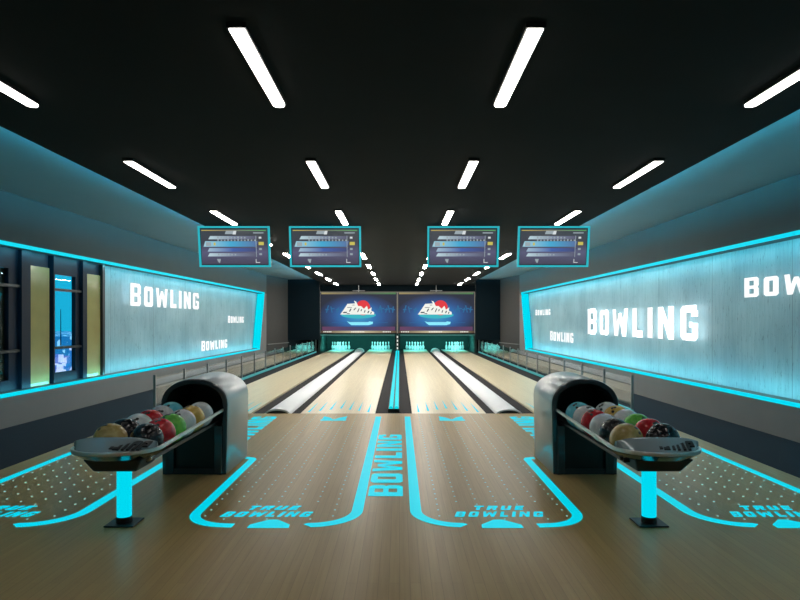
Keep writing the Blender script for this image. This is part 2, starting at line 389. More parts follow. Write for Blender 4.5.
# ------------------------------------------------------------------ walls
DB = 21.4; DM = 23.2        # bend and masking wall
Z0, Z1, ZC = .41, 2.27, 2.89
REC = .25
def wallbox(bm, XF, sgn, D0, D1, z0, z1, off0, off1):
    # between offsets behind the wall face
    P = lambda D, o: (XF(D) + sgn * o, D)
    a = [(*P(D0, off0), z0), (*P(D0, off1), z0), (*P(D0, off1), z1), (*P(D0, off0), z1)]
    b = [(*P(D1, off0), z0), (*P(D1, off1), z0), (*P(D1, off1), z1), (*P(D1, off0), z1)]
    prism(bm, a, b)
for side, XF, sgn, xend in (('left', XL, -1, -4.20), ('right', XR, 1, 3.79)):
    bm = bmesh.new(); wallbox(bm, XF, sgn, -3, DB, -.1, Z0, 0, .5); struct('wall_' + side, bm, M['wall'])
    bm = bmesh.new(); wallbox(bm, XF, sgn, -3, DB, Z1, ZC + .1, 0, .5); struct('wall_' + side, bm, M['wall_up'])
    # slanted far end of the recess
    bm = bmesh.new()
    X = XF(21); 
    def pt(D, z, o): return (XF(D) + sgn * o, D, z)
    prism(bm, [pt(20.45, Z0, 0), pt(21.1, Z1, 0), pt(DB, Z1, 0), pt(DB, Z0, 0)], [pt(20.45, Z0, .5), pt(21.1, Z1, .5), pt(DB, Z1, .5), pt(DB, Z0, .5)])
    struct('wall_' + side, bm, M['wall'])
    bm = bmesh.new()
    xb = XF(DB)
    prism(bm, [(xb, DB, -.1), (xend, DM, -.1), (xend, DM, ZC + .1), (xb, DB, ZC + .1)], [(xb + sgn * .5, DB, -.1), (xend + sgn * .5, DM + .2, -.1), (xend + sgn * .5, DM + .2, ZC + .1), (xb + sgn * .5, DB, ZC + .1)])
    struct('wall_' + side, bm, M['wall_dark'])
    bm = bmesh.new(); prism(bm, [(xend, DM, -.1), (xend, 30, -.1), (xend, 30, ZC), (xend, DM, ZC)], [(xend + sgn * .2, DM, -.1), (xend + sgn * .2, 30, -.1), (xend + sgn * .2, 30, ZC), (xend + sgn * .2, DM, ZC)])
    struct('wall_' + side, bm, M['dark'])
    # glowing reveal of the recess
    tr = empty('trim_1' if side == 'left' else 'trim_2'); tr['kind'] = 'structure'
    bm = bmesh.new(); wallbox(bm, XF, sgn, -2.9, 20.45, Z0 - .034, Z0 + .012, -.012, .012); link('led_strip', bm, M['cyan'], tr)
    bm = bmesh.new(); wallbox(bm, XF, sgn, -2.9, 21.08, Z1 - .012, Z1 + .034, -.012, .012); link('led_strip', bm, M['cyan'], tr)
    bm = bmesh.new()
    prism(bm, [pt(20.43, Z0 + .012, -.012), pt(21.08, Z1 - .012, -.012), pt(21.08, Z1 - .012, REC - .02), pt(20.43, Z0 + .012, REC - .02)],
          [pt(20.40, Z0 + .012, -.012), pt(21.05, Z1 - .012, -.012), pt(21.05, Z1 - .012, REC - .02), pt(20.40, Z0 + .012, REC - .02)])
    link('led_strip', bm, M['cyan'], tr)
    # ledge on the far wall
    bm = bmesh.new(); prism(bm, [(xb, DB, .50), (xend, DM, .50), (xend, DM, .53), (xb, DB, .53)], [(xb - sgn * .05, DB, .50), (xend - sgn * .05, DM, .50), (xend - sgn * .05, DM, .53), (xb - sgn * .05, DB, .53)])
    struct('trim_3', bm, M['wall'])
# backlit boards
bm = bmesh.new(); wallbox(bm, XR, 1, -2.9, 21.1, Z0, Z1, REC, REC + .1)
struct('wall_right', bm, M['panel'])
bm = bmesh.new(); wallbox(bm, XL, -1, 10.30, 21.1, Z0, Z1, REC, REC + .1)
struct('wall_left', bm, M['panel'])
# back wall and the far end
bm = bmesh.new(); box(bm, -5.6, 5.0, -3.2, -3, -.1, 3.1); struct('wall_back', bm, M['dark'])
bm = bmesh.new(); box(bm, -4.5, 4.2, 30, 30.2, -.16, 3.1); struct('wall_front', bm, M['dark'])
# masking panels left and right of the screens
bm = bmesh.new(); box(bm, -4.2, -3.0, DM, DM + .15, .62, ZC); struct('wall_front', bm, M['dark'])
bm = bmesh.new(); box(bm, 2.87, 3.79, DM, DM + .15, .62, ZC); struct('wall_front', bm, M['dark'])
# ceilings
CZ = 2.815
bm = bmesh.new(); box(bm, -3.07, 2.83, -3, 29.9, CZ, CZ + .02); struct('ceiling', bm, M['black_ceil'])
bm = bmesh.new(); box(bm, -5.7, 5.2, -3, 30, ZC + .03, ZC + .2); struct('ceiling', bm, M['cove_ceil'])
bm = bmesh.new(); wallbox(bm, lambda D: -3.13 if 1 else 0, -1, DM, DM + .1, 2.815, 2.92, 0, .02); bm.free()

# windows (left wall, near the camera)
def sec(name, mat, D0, D1, z0, z1, o0, o1, parent=None):
    bm = bmesh.new(); wallbox(bm, XL, -1, D0, D1, z0, z1, o0, o1)
    return struct(name, bm, mat, parent)
OT = 2.07
def ochre(D0, D1):
    sec('wall_left', M['ochre'], D0, D1, Z0 + .012, OT, .14, .20)
    sec('wall_left', M['frame'], D0, D1, OT, Z1 - .012, .16, .20)
sec('trim_4', M['black'], 10.22, 10.30, Z0 + .012, Z1 - .012, .10, .35)
ochre(9.78, 10.22)
def window(n, D0, D1, post):
    r = empty('window_%d' % n); r['kind'] = 'structure'
    top, bot = 2.00, .56
    sec('frame', M['frame'], D0, D1, top, Z1 - .012, .15, .20, r)       # head panel
    sec('frame', M['frame'], D0, D1, Z0 + .012, bot, .14, .24, r)
    sec('frame', M['frame'], D0 - .03, D0, Z0 + .012, Z1 - .012, .10, .22, r)
    sec('frame', M['frame'], D1, D1 + post * .5, Z0 + .012, Z1 - .012, .16, .22, r)
    sec('frame', M['frame'], D1 + post * .5, D1 + post, Z0 + .012, Z1 - .012, .11, .22, r)
    for z in (.91, 1.76):
        sec('crossbar', M['black'], D0, D1 + post * .75, z, z + .035, .13, .22, r)
    if n > 1: sec('dark_backing', M['dark_backing'], D0, D1, bot, top, .214, .22, r)
    sec('pane', M['winglass'], D0, D1, bot, top, .20, .206, r)
window(1, 8.85, 9.50, .25)
ochre(8.24, 8.78)
window(2, 7.15, 7.92, .38)
for k, d in enumerate((5.55, 4.1, 2.65, 1.2)):
    ochre(d + 1.0, d + 1.53)
    window(3 + k, d + .06, d + .7, .30)
sec('wall_left', M['ochre'], -2.9, 1.19, Z0 + .012, Z1 - .012, .14, .20)

# ------------------------------------------------------------------ city beyond the windows
def city_mat(name, base, win, dens):
    m, nt, b = new_mat(name)
    tc = nt.nodes.new('ShaderNodeTexCoord'); mp = nt.nodes.new('ShaderNodeMapping'); mp.inputs['Scale'].default_value = (.9, .9, .7)
    v = nt.nodes.new('ShaderNodeTexVoronoi'); v.inputs['Scale'].default_value = 1.0; v.inputs['Randomness'].default_value = .25
    r = nt.nodes.new('ShaderNodeValToRGB'); r.color_ramp.interpolation = 'CONSTANT'
    r.color_ramp.elements[0].color = (*base, 1); r.color_ramp.elements[1].color = (*win, 1); r.color_ramp.elements[1].position = dens
    sp = nt.nodes.new('ShaderNodeSeparateColor')
    lk(nt, tc.outputs['Object'], mp.inputs[0]); lk(nt, mp.outputs[0], v.inputs['Vector']); lk(nt, v.outputs['Color'], sp.inputs[0])
    lk(nt, sp.outputs[0], r.inputs[0]); lk(nt, r.outputs[0], b.inputs['Emission Color']); b.inputs['Emission Strength'].default_value = 1
    b.inputs['Base Color'].default_value = (*base, 1)
    return m
M['city1'] = city_mat('office_blue', (.03, .16, .42), (.85, .75, .95), .55)
M['city2'] = city_mat('office_violet', (.10, .12, .38), (.95, .8, .85), .5)
M['hill'] = city_mat('hillside_lights', (.015, .16, .36), (.45, .8, 1.), .80)
bm = bmesh.new()
ridge = []
for i in range(40):
    x = -420 + i * 11; ridge.append((x, -3.0 + 1.6 * math.sin(i * .7) + 1.2 * math.sin(i * 1.9)))
prism(bm, [(ridge[0][0], 255, -80)] + [(x, 255 + 0 * z, z) for x, z in ridge] + [(ridge[-1][0], 255, -80)],
      [(ridge[0][0], 290, -80)] + [(x, 290, z) for x, z in ridge] + [(ridge[-1][0], 290, -80)])
struct('hills', bm, M['hill'])
bm = bmesh.new(); box(bm, -400, -12, -60, 260, -62, -60); struct('ground', bm, plain('night_ground', (.01, .03, .06), .9, noise=.3))
lab = {}
dirs = []
for row, (D, n) in enumerate(((70, 9), (95, 9), (130, 9))):
    for i in range(n):
        dx = -(.74 - .030 * i - .01 * row) * D
        top = EYE - D * random.uniform(.052, .095) + (row * 1.2)
        w = D * random.uniform(.006, .0095)
        r = empty('office_tower', (dx, D, -60)); 
        bm = bmesh.new(); box(bm, -w, w, -w, w, 0, top + 60); box(bm, -w * .5, w * .5, -w * .5, w * .5, top + 60, top + 61.2)
        o = link('tower_block', bm, M['city1'] if (i + row) % 2 else M['city2'], r)
        tag(r, 'lit city tower block seen far off through the window bay on the left', 'building', 'city towers beyond the windows')
r = empty('radio_mast', (-.549 * 240, 240, -8)); tag(r, 'thin mast standing on the hill seen through the left window', 'mast')
bm = bmesh.new(); cyl(bm, (0, 0, 0), .22, .12, 14, 6); link('mast_pole', bm, M['frame'], r)

# ------------------------------------------------------------------ backlit wall signs
def sign(side, Da, Db, z0, z1, lab):
    XF, sgn = (XL, -1) if side == 'left' else (XR, 1)
    # reading direction: left wall near->far, right wall far->near
    r = empty('wall_sign', (XF((Da + Db) / 2) + sgn * (REC - .05), (Da + Db) / 2, z0)); tag(r, lab, 'sign', 'backlit BOWLING signs')
    pcs, tw = text_pieces('BOWLING', .27 if z1 - z0 > .24 else .34, 1.0, .93)
    o = r.location.copy()
    h = z1 - z0
    for ox, k, p in pcs:
        bm = bmesh.new()
        def fn(u, v):
            D = Da + (ox + u * k) / tw * (Db - Da); zz = z0 + (v * k) * h
            return Vector((XF(D) + sgn * (REC - .13), D, zz)) - o
        put_glyph(bm, p, fn, Vector((-sgn * .008, 0, 0)))
        for f in bm.faces:
            f.normal_update()
            if abs(f.normal.x) > .7 and (f.calc_center_median().x - fn(0, 0).x) * sgn > -.004: f.material_index = 1
        link('letter', bm, [M['letter'], M['letter_back' if h > .4 else 'letter_back_small']], r)
    return r
sign('left', 11.27, 14.9, 1.60, 2.02, 'glowing white BOWLING sign, largest and highest on the left wall')
sign('left', 17.3, 18.9, 1.27, 1.47, 'smallest white BOWLING sign on the left wall, near the far end')
sign('left', 15.1, 17.2, .58, .83, 'white BOWLING sign low on the left wall above the ledge')
sign('right', 19.5, 17.7, 1.50, 1.68, 'smallest white BOWLING sign on the right wall, at its far end')
sign('right', 17.7, 15.45, .77, 1.04, 'white BOWLING sign low on the right wall left of the large one')
sign('right', 14.3, 9.15, 1.02, 1.60, 'large glowing white BOWLING sign in the middle of the right wall')
sign('right', 7.94, 5.35, 1.62, 1.87, 'white BOWLING sign high on the right wall, cut by the photo edge')

# ------------------------------------------------------------------ ceiling lights
def make_light(mat):
    r = empty('ceiling_light')
    w, L = .050, .575
    def stad(w, L, z, n=8):
        p = [(w, -L, z)] 
        pts = [(-w, -L, z), (w, -L, z)]
        for i in range(n + 1):
            a = PI * i / n; pts.append((w * math.cos(a), L - w + w * math.sin(a), z))
        return pts
    bm = bmesh.new(); prism(bm, stad(w, L, 0), stad(w, L, -.026)); link('housing', bm, M['black'], r)
    bm = bmesh.new(); prism(bm, stad(w - .010, L - .012, -.0262), stad(w - .012, L - .014, -.034)); link('diffuser', bm, mat, r)
    return r
stripmats = {}
LX = (-2.50, -.82, .685, 2.39)
nm = ('far left', 'left inner', 'right inner', 'far right')
ordn = ('nearest', 'second', 'third', 'fourth', 'fifth', 'sixth', 'seventh', 'eighth', 'ninth')
base = {}
for k in range(-1, 9):  # first row is out of view, added to light the ball returns
    st = STRIP_FRONT if k < 2 else (STRIP_LANE * .35 if k == 2 else STRIP_LANE)
    if st not in stripmats: stripmats[st] = emis('diffuser_glow', (1, .955, .88), st)
    for j, x in enumerate(LX):
        if st not in base: o = base[st] = make_light(stripmats[st])
        else: o = copy_tree(base[st])
        o.location = (x, 3.67 + 2.58 * k, CZ)
        tag(o, 'white linear ceiling light, %s along the %s row' % (ordn[k] if k >= 0 else 'added unseen above the camera', nm[j]), 'ceiling light', 'linear ceiling lights')

# ------------------------------------------------------------------ score monitors
M['scr_bg'], nt, b = new_mat('score_background')
tc = nt.nodes.new('ShaderNodeTexCoord'); sp = nt.nodes.new('ShaderNodeSeparateXYZ'); r_ = nt.nodes.new('ShaderNodeValToRGB')
lk(nt, tc.outputs['Generated'], sp.inputs[0]); lk(nt, sp.outputs['Z'], r_.inputs['Fac']); lk(nt, r_.outputs['Color'], b.inputs['Emission Color'])
r_.color_ramp.elements[0].color = (.06, .055, .09, 1); r_.color_ramp.elements[1].color = (.05, .06, .07, 1)
e = r_.color_ramp.elements.new(.35); e.color = (.10, .10, .18, 1)
e = r_.color_ramp.elements.new(.6); e.color = (.05, .055, .075, 1)
b.inputs['Emission Strength'].default_value = 1; b.inputs['Base Color'].default_value = (.01, .01, .01, 1); b.inputs['Roughness'].default_value = .3
def grad_mat(name, c0, cm, c1, axis='X', s=1.):
    m, nt, b = new_mat(name)
    tc = nt.nodes.new('ShaderNodeTexCoord'); sp = nt.nodes.new('ShaderNodeSeparateXYZ'); r = nt.nodes.new('ShaderNodeValToRGB')
    lk(nt, tc.outputs['Generated'], sp.inputs[0]); lk(nt, sp.outputs[axis], r.inputs['Fac']); lk(nt, r.outputs['Color'], b.inputs['Emission Color'])
    r.color_ramp.elements[0].color = (*c0, 1); r.color_ramp.elements[1].color = (*c1, 1)
    e = r.color_ramp.elements.new(.5); e.color = (*cm, 1)
    b.inputs['Specular IOR Level'].default_value = .05; b.inputs['Emission Strength'].default_value = s; b.inputs['Base Color'].default_value = (.01, .01, .01, 1)
    return m
M['row_grey'] = grad_mat('score_row_grey', (.50, .66, .72), (.20, .24, .34), (.10, .10, .16))
M['row_blue'] = grad_mat('score_row_blue', (.35, .60, .70), (.06, .38, .62), (.10, .16, .34))
M['row_indigo'] = grad_mat('score_row_indigo', (.35, .50, .62), (.06, .12, .38), (.06, .07, .16))
M['s_white'] = emis('score_white', (.75, .80, .82), .85)
M['s_yellow'] = emis('score_yellow', (.62, .55, .12), .9)
M['s_pale'] = emis('score_pale', (.35, .42, .46), .9)
M['s_gold'] = grad_mat('score_top_glow', (.55, .42, .10), (.20, .20, .16), (.12, .42, .14))
def make_monitor():
    r = empty('score_monitor')
    w, h = .548, .308
    bm = bmesh.new(); box(bm, -w, w, .015, .055, -h, h); link('housing', bm, M['screen_black'], r, bevel=.006)
    bm = bmesh.new(); t = .020
    box(bm, -w - .008, w + .008, -.012, .03, h - t, h + .008); box(bm, -w - .008, w + .008, -.012, .03, -h - .008, -h + t)
    box(bm, -w - .008, -w + t, -.012, .03, -h + t, h - t); box(bm, w - t, w + .008, -.012, .03, -h + t, h - t)
    link('glowing_frame', bm, M['cyan_frame'], r)
    sc = bmesh.new(); box(sc, -w + t + .012, w - t - .012, .006, .0149, -h + t + .012, h - t - .014); s = link('screen', sc, M['scr_bg'], r)
    def q(name, pts, mat, y=.004):
        bm = bmesh.new(); prism(bm, [(x, y, z) for x, z in pts], [(x, y + .0015, z) for x, z in pts]); return link(name, bm, mat, s)
    R = lambda x0, x1, z0, z1, sk=0: [(x0, z0), (x1, z0), (x1 + sk, z1), (x0 + sk, z1)]
    q('top_glow', R(-.5, .5, .245, .258), M['s_gold'])
    q('heading_badge', R(-.14, -.02, .195, .245, .02), M['s_pale'])
    q('heading_badge', R(-.02, .03, .19, .245, .01), M['s_white'])
    q('heading_badge', R(.3, .46, .205, .222), M['s_pale'])
    for z0, z1, mt, x0 in ((.115, .165, 'row_grey', -.40), (.0, .085, 'row_blue', -.48), (-.075, -.02, 'row_indigo', -.42), (-.15, -.10, 'row_grey', -.42)):
        q('score_row', R(x0, .34, z0, z1, .03), M[mt])
    bm = bmesh.new()
    for zz, n in ((.128, 9), (.088, 12), (-.135, 6)):
        for i in range(n):
            x = -.26 + i * .052
            box(bm, x, x + .022, .0025, .004, zz, zz + (.022 if i % 3 else .03))
    link('score_figures', bm, M['s_pale'], s)
    for x0, z0, x1, z1, mt in ((-.44, .01, -.36, .07, 's_pale'), (-.32, .02, -.29, .065, 's_yellow'), (.38, .025, .46, .075, 's_yellow'), (.385, .125, .425, .155, 's_white'),
                               (.385, -.05, .425, -.02, 's_pale'), (.385, -.13, .425, -.10, 's_pale'), (.335, -.16, .343, .17, 's_pale')):
        q('score_box', R(x0, x1, z0, z1), M[mt], .001)
    q('footer_badge', [(-.22, -.19), (-.28, -.19), (-.27, -.22), (-.25, -.25), (-.235, -.25)], M['s_pale'])
    q('footer_badge', R(.33, .39, -.25, -.24), M['s_white']); q('footer_badge', R(.325, .335, -.25, -.19), M['s_white'])
    bm = bmesh.new(); box(bm, -.12, .12, .05, .09, .12, .34); link('bracket', bm, M['black'], r)
    return r
M['cyan_frame'] = emis('monitor_frame_glow', (.03, .46, .54), .95)
mon = make_monitor()
tilt = math.radians(10)
mlab = ('hanging score monitor with cyan frame, leftmost of the four', 'hanging score monitor with cyan frame, second from the left above the lanes',
        'hanging score monitor with cyan frame, third from the left above the lanes', 'hanging score monitor with cyan frame, rightmost of the four')
for i, (x, lab) in enumerate(zip((-2.57, -1.155, .99, 2.395), mlab)):
    o = mon if i == 0 else copy_tree(mon)
    o.location = (x, 9.6, 2.475); o.rotation_euler = (tilt, 0, 0)
    tag(o, lab, 'monitor', 'score monitors under the ceiling')

# ------------------------------------------------------------------ projection screens above the pins
M['big_bg'], nt, b = new_mat('screen_picture')
tc = nt.nodes.new('ShaderNodeTexCoord'); mp = nt.nodes.new('ShaderNodeMapping'); mp.inputs['Location'].default_value = (-.5, 0, -.42)
mp.vector_type = 'POINT'
ln = nt.nodes.new('ShaderNodeVectorMath'); ln.operation = 'LENGTH'; m3 = nt.nodes.new('ShaderNodeMapping'); m3.inputs['Scale'].default_value = (1.15, 0, 1.15)
r_ = nt.nodes.new('ShaderNodeValToRGB')
lk(nt, tc.outputs['Generated'], mp.inputs[0]); lk(nt, mp.outputs[0], m3.inputs[0]); lk(nt, m3.outputs[0], ln.inputs[0]); lk(nt, ln.outputs['Value'], r_.inputs[0])
cr = r_.color_ramp; cr.elements[0].color = (.05, .34, .55, 1); cr.elements[1].color = (.022, .026, .036, 1); cr.elements[1].position = .62
e = cr.elements.new(.25); e.color = (.025, .15, .40, 1); e = cr.elements.new(.42); e.color = (.025, .07, .20, 1)
lk(nt, r_.outputs[0], b.inputs['Emission Color']); b.inputs['Specular IOR Level'].default_value = .05; b.inputs['Emission Strength'].default_value = 1.05; b.inputs['Base Color'].default_value = (.01, .01, .02, 1)
M['red'] = emis('screen_red', (.75, .05, .06), .95); M['bigwhite'] = emis('screen_white', (.85, .86, .80), 1.); M['bigdark'] = emis('screen_dark', (.05, .06, .08), 1.)
M['bigcyan'] = emis('screen_cyan', (.25, .80, .95), 1.); M['bigfaint'] = emis('screen_faint', (.03, .14, .30), 1.); M['gold'] = grad_mat('screen_gold', (.08, .05, .03), (.62, .52, .34), (.08, .05, .03))
M['teal_soft'] = emis('screen_teal', (.05, .45, .52), 1.); M['topgold'] = grad_mat('screen_top_gold', (.35, .28, .12), (.10, .10, .09), (.08, .22, .08)); M['purple'] = grad_mat('screen_purple', (.13, .05, .11), (.05, .06, .15), (.12, .05, .12))
def make_big():
    r = empty('projection_screen'); w, h = 1.60, .86
    bm = bmesh.new(); box(bm, -w, w, .01, .08, -h, h); link('housing', bm, M['screen_black'], r)
    bm = bmesh.new(); box(bm, -w + .02, w - .02, 0, .0099, -h + .02, h - .02); s = link('screen', bm, M['big_bg'], r)
    bm = bmesh.new(); t = .022
    box(bm, -w, w, -.01, .009, h - t, h); box(bm, -w, -w + t, -.01, .009, -h, h); box(bm, w - t, w, -.01, .009, -h, h)
    link('frame_line', bm, emis('frame_line', (.30, .28, .22), .8), r)
    def q(name, pts, mat, y=-.003):
        bm = bmesh.new(); prism(bm, [(x, y, z) for x, z in pts], [(x, y + .0025, z) for x, z in pts]); return link(name, bm, mat, s)
    q('gold_band', [(-1.56, -.84), (1.56, -.84), (1.56, -.75), (-1.56, -.75)], M['gold'], -.006)
    q('picture_glow', [(-1.5, -.74), (1.5, -.74), (1.5, -.58), (-1.5, -.58)], M['purple'])
    q('picture_glow', [(-1.54, .76), (1.54, .76), (1.54, .83), (-1.54, .83)], M['topgold'])
    q('light_line', [(-1.1, -.42), (1.2, -.42), (1.2, -.405), (-1.1, -.405)], M['bigfaint'], -.006)
    q('blue_bar', [(-.48, -.36), (-.38, -.46), (-.30, -.52), (.42, -.52), (.58, -.47), (.60, -.38), (.44, -.36), (.40, -.39), (-.36, -.39)], M['bigcyan'], -.009)
    q('teal_ellipse', [(.72 * math.cos(a * PI / 12), -.10 + .14 * math.sin(a * PI / 12)) for a in range(24)], M['teal_soft'], -.006)
    q('red_ball', [(.18 + .30 * math.cos(a * PI / 12), .20 + .31 * math.sin(a * PI / 12)) for a in range(24)], M['red'], -.009)
    q('emblem_plate', [(-.76, -.08), (.64, -.08), (.64, .02), (.52, .08), (.54, .22), (.40, .12), (.34, .28), (.22, .16), (.10, .27), (-.02, .27), (-.10, .45), (-.20, .50), (-.14, .38), (-.46, .36), (-.62, .12)], M['bigwhite'], -.012)
    bm = bmesh.new()
    for x, z, l, hh, sk in ((-.66, -.02, .16, .05, .04), (-.48, .20, .20, .02, .02), (-.40, .04, .05, .12, .06), (-.22, .10, .05, .10, .08), (-.06, .02, .04, .15, .06), (.08, .06, .04, .08, .03), (.22, .0, .04, .1, .03), (.36, -.02, .05, .09, .04), (.48, -.05, .04, .08, .03), (-.28, .30, .1, .02, .03), (-.5, -.06, .12, .03, .02)):
        prism(bm, [(x, -.014, z), (x + l, -.014, z), (x + l + sk, -.014, z + hh), (x + sk, -.014, z + hh)], [(x, -.0125, z), (x + l, -.0125, z), (x + l + sk, -.0125, z + hh), (x + sk, -.0125, z + hh)])
    link('emblem_strokes', bm, M['bigdark'], s)
    for xs in ((-1.35, -1.12, -.92), (.80, .94, 1.09, 1.26, 1.38)):
        bm = bmesh.new()
        for i, x in enumerate(xs):
            hh = .30 - .05 * (i % 3); sk = (.08, -.05, .06, -.07, .03)[i]
            prism(bm, [(x, -.006, .0), (x + .05, -.006, 0), (x + .05 + sk, -.006, hh), (x + sk, -.006, hh)], [(x, -.0045, .0), (x + .05, -.0045, 0), (x + .05 + sk, -.0045, hh), (x + sk, -.0045, hh)])
            box(bm, x - .02, x + .12, -.006, -.0045, .10 + .04 * (i % 2), .15 + .04 * (i % 2))
        link('faint_figures', bm, M['bigfaint'], s)
    bm = bmesh.new()
    for x0, x1 in ((-1.45, -1.05), (-.30, .32), (1.0, 1.38)):
        n = int((x1 - x0) / .07)
        for i in range(n): box(bm, x0 + i * .07, x0 + i * .07 + .045, -.009, -.0065, -.815, -.775)
    link('band_figures', bm, M['bigwhite'], s)
    bm = bmesh.new(); box(bm, -.25, .25, .0, .05, h + .03, h + .06); cyl(bm, (0, .04, h), .012, .012, .30 - .015, 8); link('hanger', bm, M['post_metal'], r)
    return r
SD = 25.5
for i, (px, lab) in enumerate(((358.6, 'large screen with red ball emblem above the left pair of lanes'), (436.2, 'large screen with red ball emblem above the right pair of lanes'))):
    if i == 0: o = big = make_big()
    else: o = copy_tree(big)
    o.location = ((px - VX) * SD / F, SD, 1.675); tag(o, lab, 'screen', 'large screens above the pins')
bm = bmesh.new(); box(bm, -3.32, 3.14, SD + .1, SD + .3, .80, CZ); struct('wall_front', bm, M['dark'])

# ------------------------------------------------------------------ pin pits
for i, (a, b) in enumerate(((-3.40, -.20), (.02, 3.22))):
    bm = bmesh.new(); box(bm, a, b, 29.0, 29.1, -.1, .9); struct('wall_front', bm, M['pit'])
    bm = bmesh.new(); box(bm, a - .02, b + .02, SD + .31, 29.1, .80, .9); struct('ceiling', bm, M['dark'])
    bm = bmesh.new(); box(bm, a, b, 26.4, 26.45, .715, .735); struct('trim_5', bm, emis('pit_edge_glow', (.15, .35, .33), .9))
for x in (-3.48, -.16, -.06, 3.22):
    bm = bmesh.new(); box(bm, x, x + (.08 if abs(x) > 1 else .05), 26.4, 29.1, -.03, .80); struct('wall_front', bm, M['pit_side'])
r = empty('divider_lights', (MID, 26.35, 0)); tag(r, 'column of small white marker lights on the post between the two pin pits', 'marker lights')
for z in (.12, .28, .44, .60):
    bm = bmesh.new(); box(bm, -.025, .025, -.01, .04, z, z + .09); link('marker_light', bm, M['bigwhite'], r)

def make_pin():
    bm = bmesh.new()
    prof = [(.026, 0), (.032, .02), (.052, .08), (.0605, .115), (.056, .16), (.040, .21), (.024, .255), (.0228, .275), (.028, .31), (.0325, .34), (.030, .362), (.018, .377), (.004, .381)]
    lathe(bm, prof, 14)
    r = link('bowling_pin', bm, M['pin'], smooth=True)
    bm = bmesh.new(); lathe(bm, [(.0245, .250), (.0262, .252), (.0262, .262), (.0245, .264)], 14); link('neck_stripe', bm, plain('pin_red', (.4, .02, .03), .4), r, smooth=True)
    return r
pin = make_pin(); first = True
names = ('far left lane', 'lane left of the cyan tubes', 'lane right of the cyan tubes', 'far right lane')
pos = []
for row in range(4):
    for j in range(row + 1): pos.append(((j - row / 2) * .25, row * .21))
plab = ['bowling head pin', 'second row left bowling pin', 'second row right bowling pin', 'third row left bowling pin', 'third row centre bowling pin', 'third row right bowling pin',
        'back row leftmost bowling pin', 'back row inner left bowling pin', 'back row inner right bowling pin', 'back row rightmost bowling pin']
for cx, n in zip((-2.70, -.875, .71, 2.53), names):
    for (px, py), pl in zip(pos, plab):
        o = pin if first else copy_tree(pin); first = False
        o.location = (cx + px, 27.75 + py, 0)
        tag(o, 'white %s on the %s' % (pl, n), 'bowling pin', 'bowling pins on the pin decks')

# ------------------------------------------------------------------ lane dividers
# twin cyan tubes
r = empty('lane_divider', (MID, FOUL + .25, 0)); tag(r, 'pair of glowing cyan tubes on the dark strip between the middle lanes', 'lane divider light')
bm = bmesh.new(); box(bm, -.078, .085, 0, 18.2, -.027, .030); link('base', bm, M['black'], r)
for x in (-.038, .045):
    bm = bmesh.new()
    a = [(x + .031 * math.cos(t * PI / 8), .02, .0305 + .035 * math.sin(t * PI / 8)) for t in range(9)]
    prism(bm, a, [(p[0], 18.15, p[2]) for p in a]); link('tube', bm, M['cyan_tube'], r)
# white return covers
for cx, lab in ((-1.752, 'long white ball return cover between the two left lanes'), (1.576, 'long white ball return cover between the two right lanes')):
    r = empty('return_cover', (cx, FOUL + .05, 0)); tag(r, lab, 'ball return cover')
    def arch(w, h, y, z0):
        return [(w * math.cos(t * PI / 16), y, z0 + h * math.sin(t * PI / 16)) for t in range(17)]
    bm = bmesh.new(); prism(bm, arch(.185, .075, .06, -.0275), arch(.185, .075, 18.0, -.0275)); link('cover', bm, M['white'], r, smooth=False)
    bm = bmesh.new(); prism(bm, arch(.190, .080, 0, -.0278), arch(.190, .080, .0598, -.0278)); link('end_cap', bm, M['white'], r)
    bm = bmesh.new(); prism(bm, arch(.165, .06, -.008, -.0272), arch(.165, .06, -.0005, -.0272)); link('end_opening', bm, M['black'], r)
    bm = bmesh.new(); prism(bm, arch(.20, .16, 18.0, -.0275), arch(.20, .16, 18.5, -.0275)); link('lift_hood', bm, M['cyan_lit'] if 'cyan_lit' in M else M['pin'], r)

# ------------------------------------------------------------------ glass fences
def fence(x, sgn, lab):
    r = empty('glass_fence', (x, 8.9, 0)); tag(r, lab, 'glass fence')
    n = 15; st = 1.225
    bm = bmesh.new(); box(bm, -.02, .02, 0, st * (n - 1), -.004, .045); link('base_rail', bm, M['fence_cyan'], r)
    for i in range(n):
        bm = bmesh.new(); box(bm, -.016, .016, i * st - .014, i * st + .014, .045, .54); link('post', bm, M['post_metal'], r)
        if i < n - 1:
            bm = bmesh.new(); box(bm, -.005, .005, i * st + .02, (i + 1) * st - .02, .05, .50); link('glass_pane', bm, M['glass'], r)
M['fence_cyan'] = emis('fence_base_glow', (.10, .45, .46), .7)
fence(XF0, -1, 'low glass fence with metal posts along the left lane')
fence(XF1, 1, 'low glass fence with metal posts along the right lane')

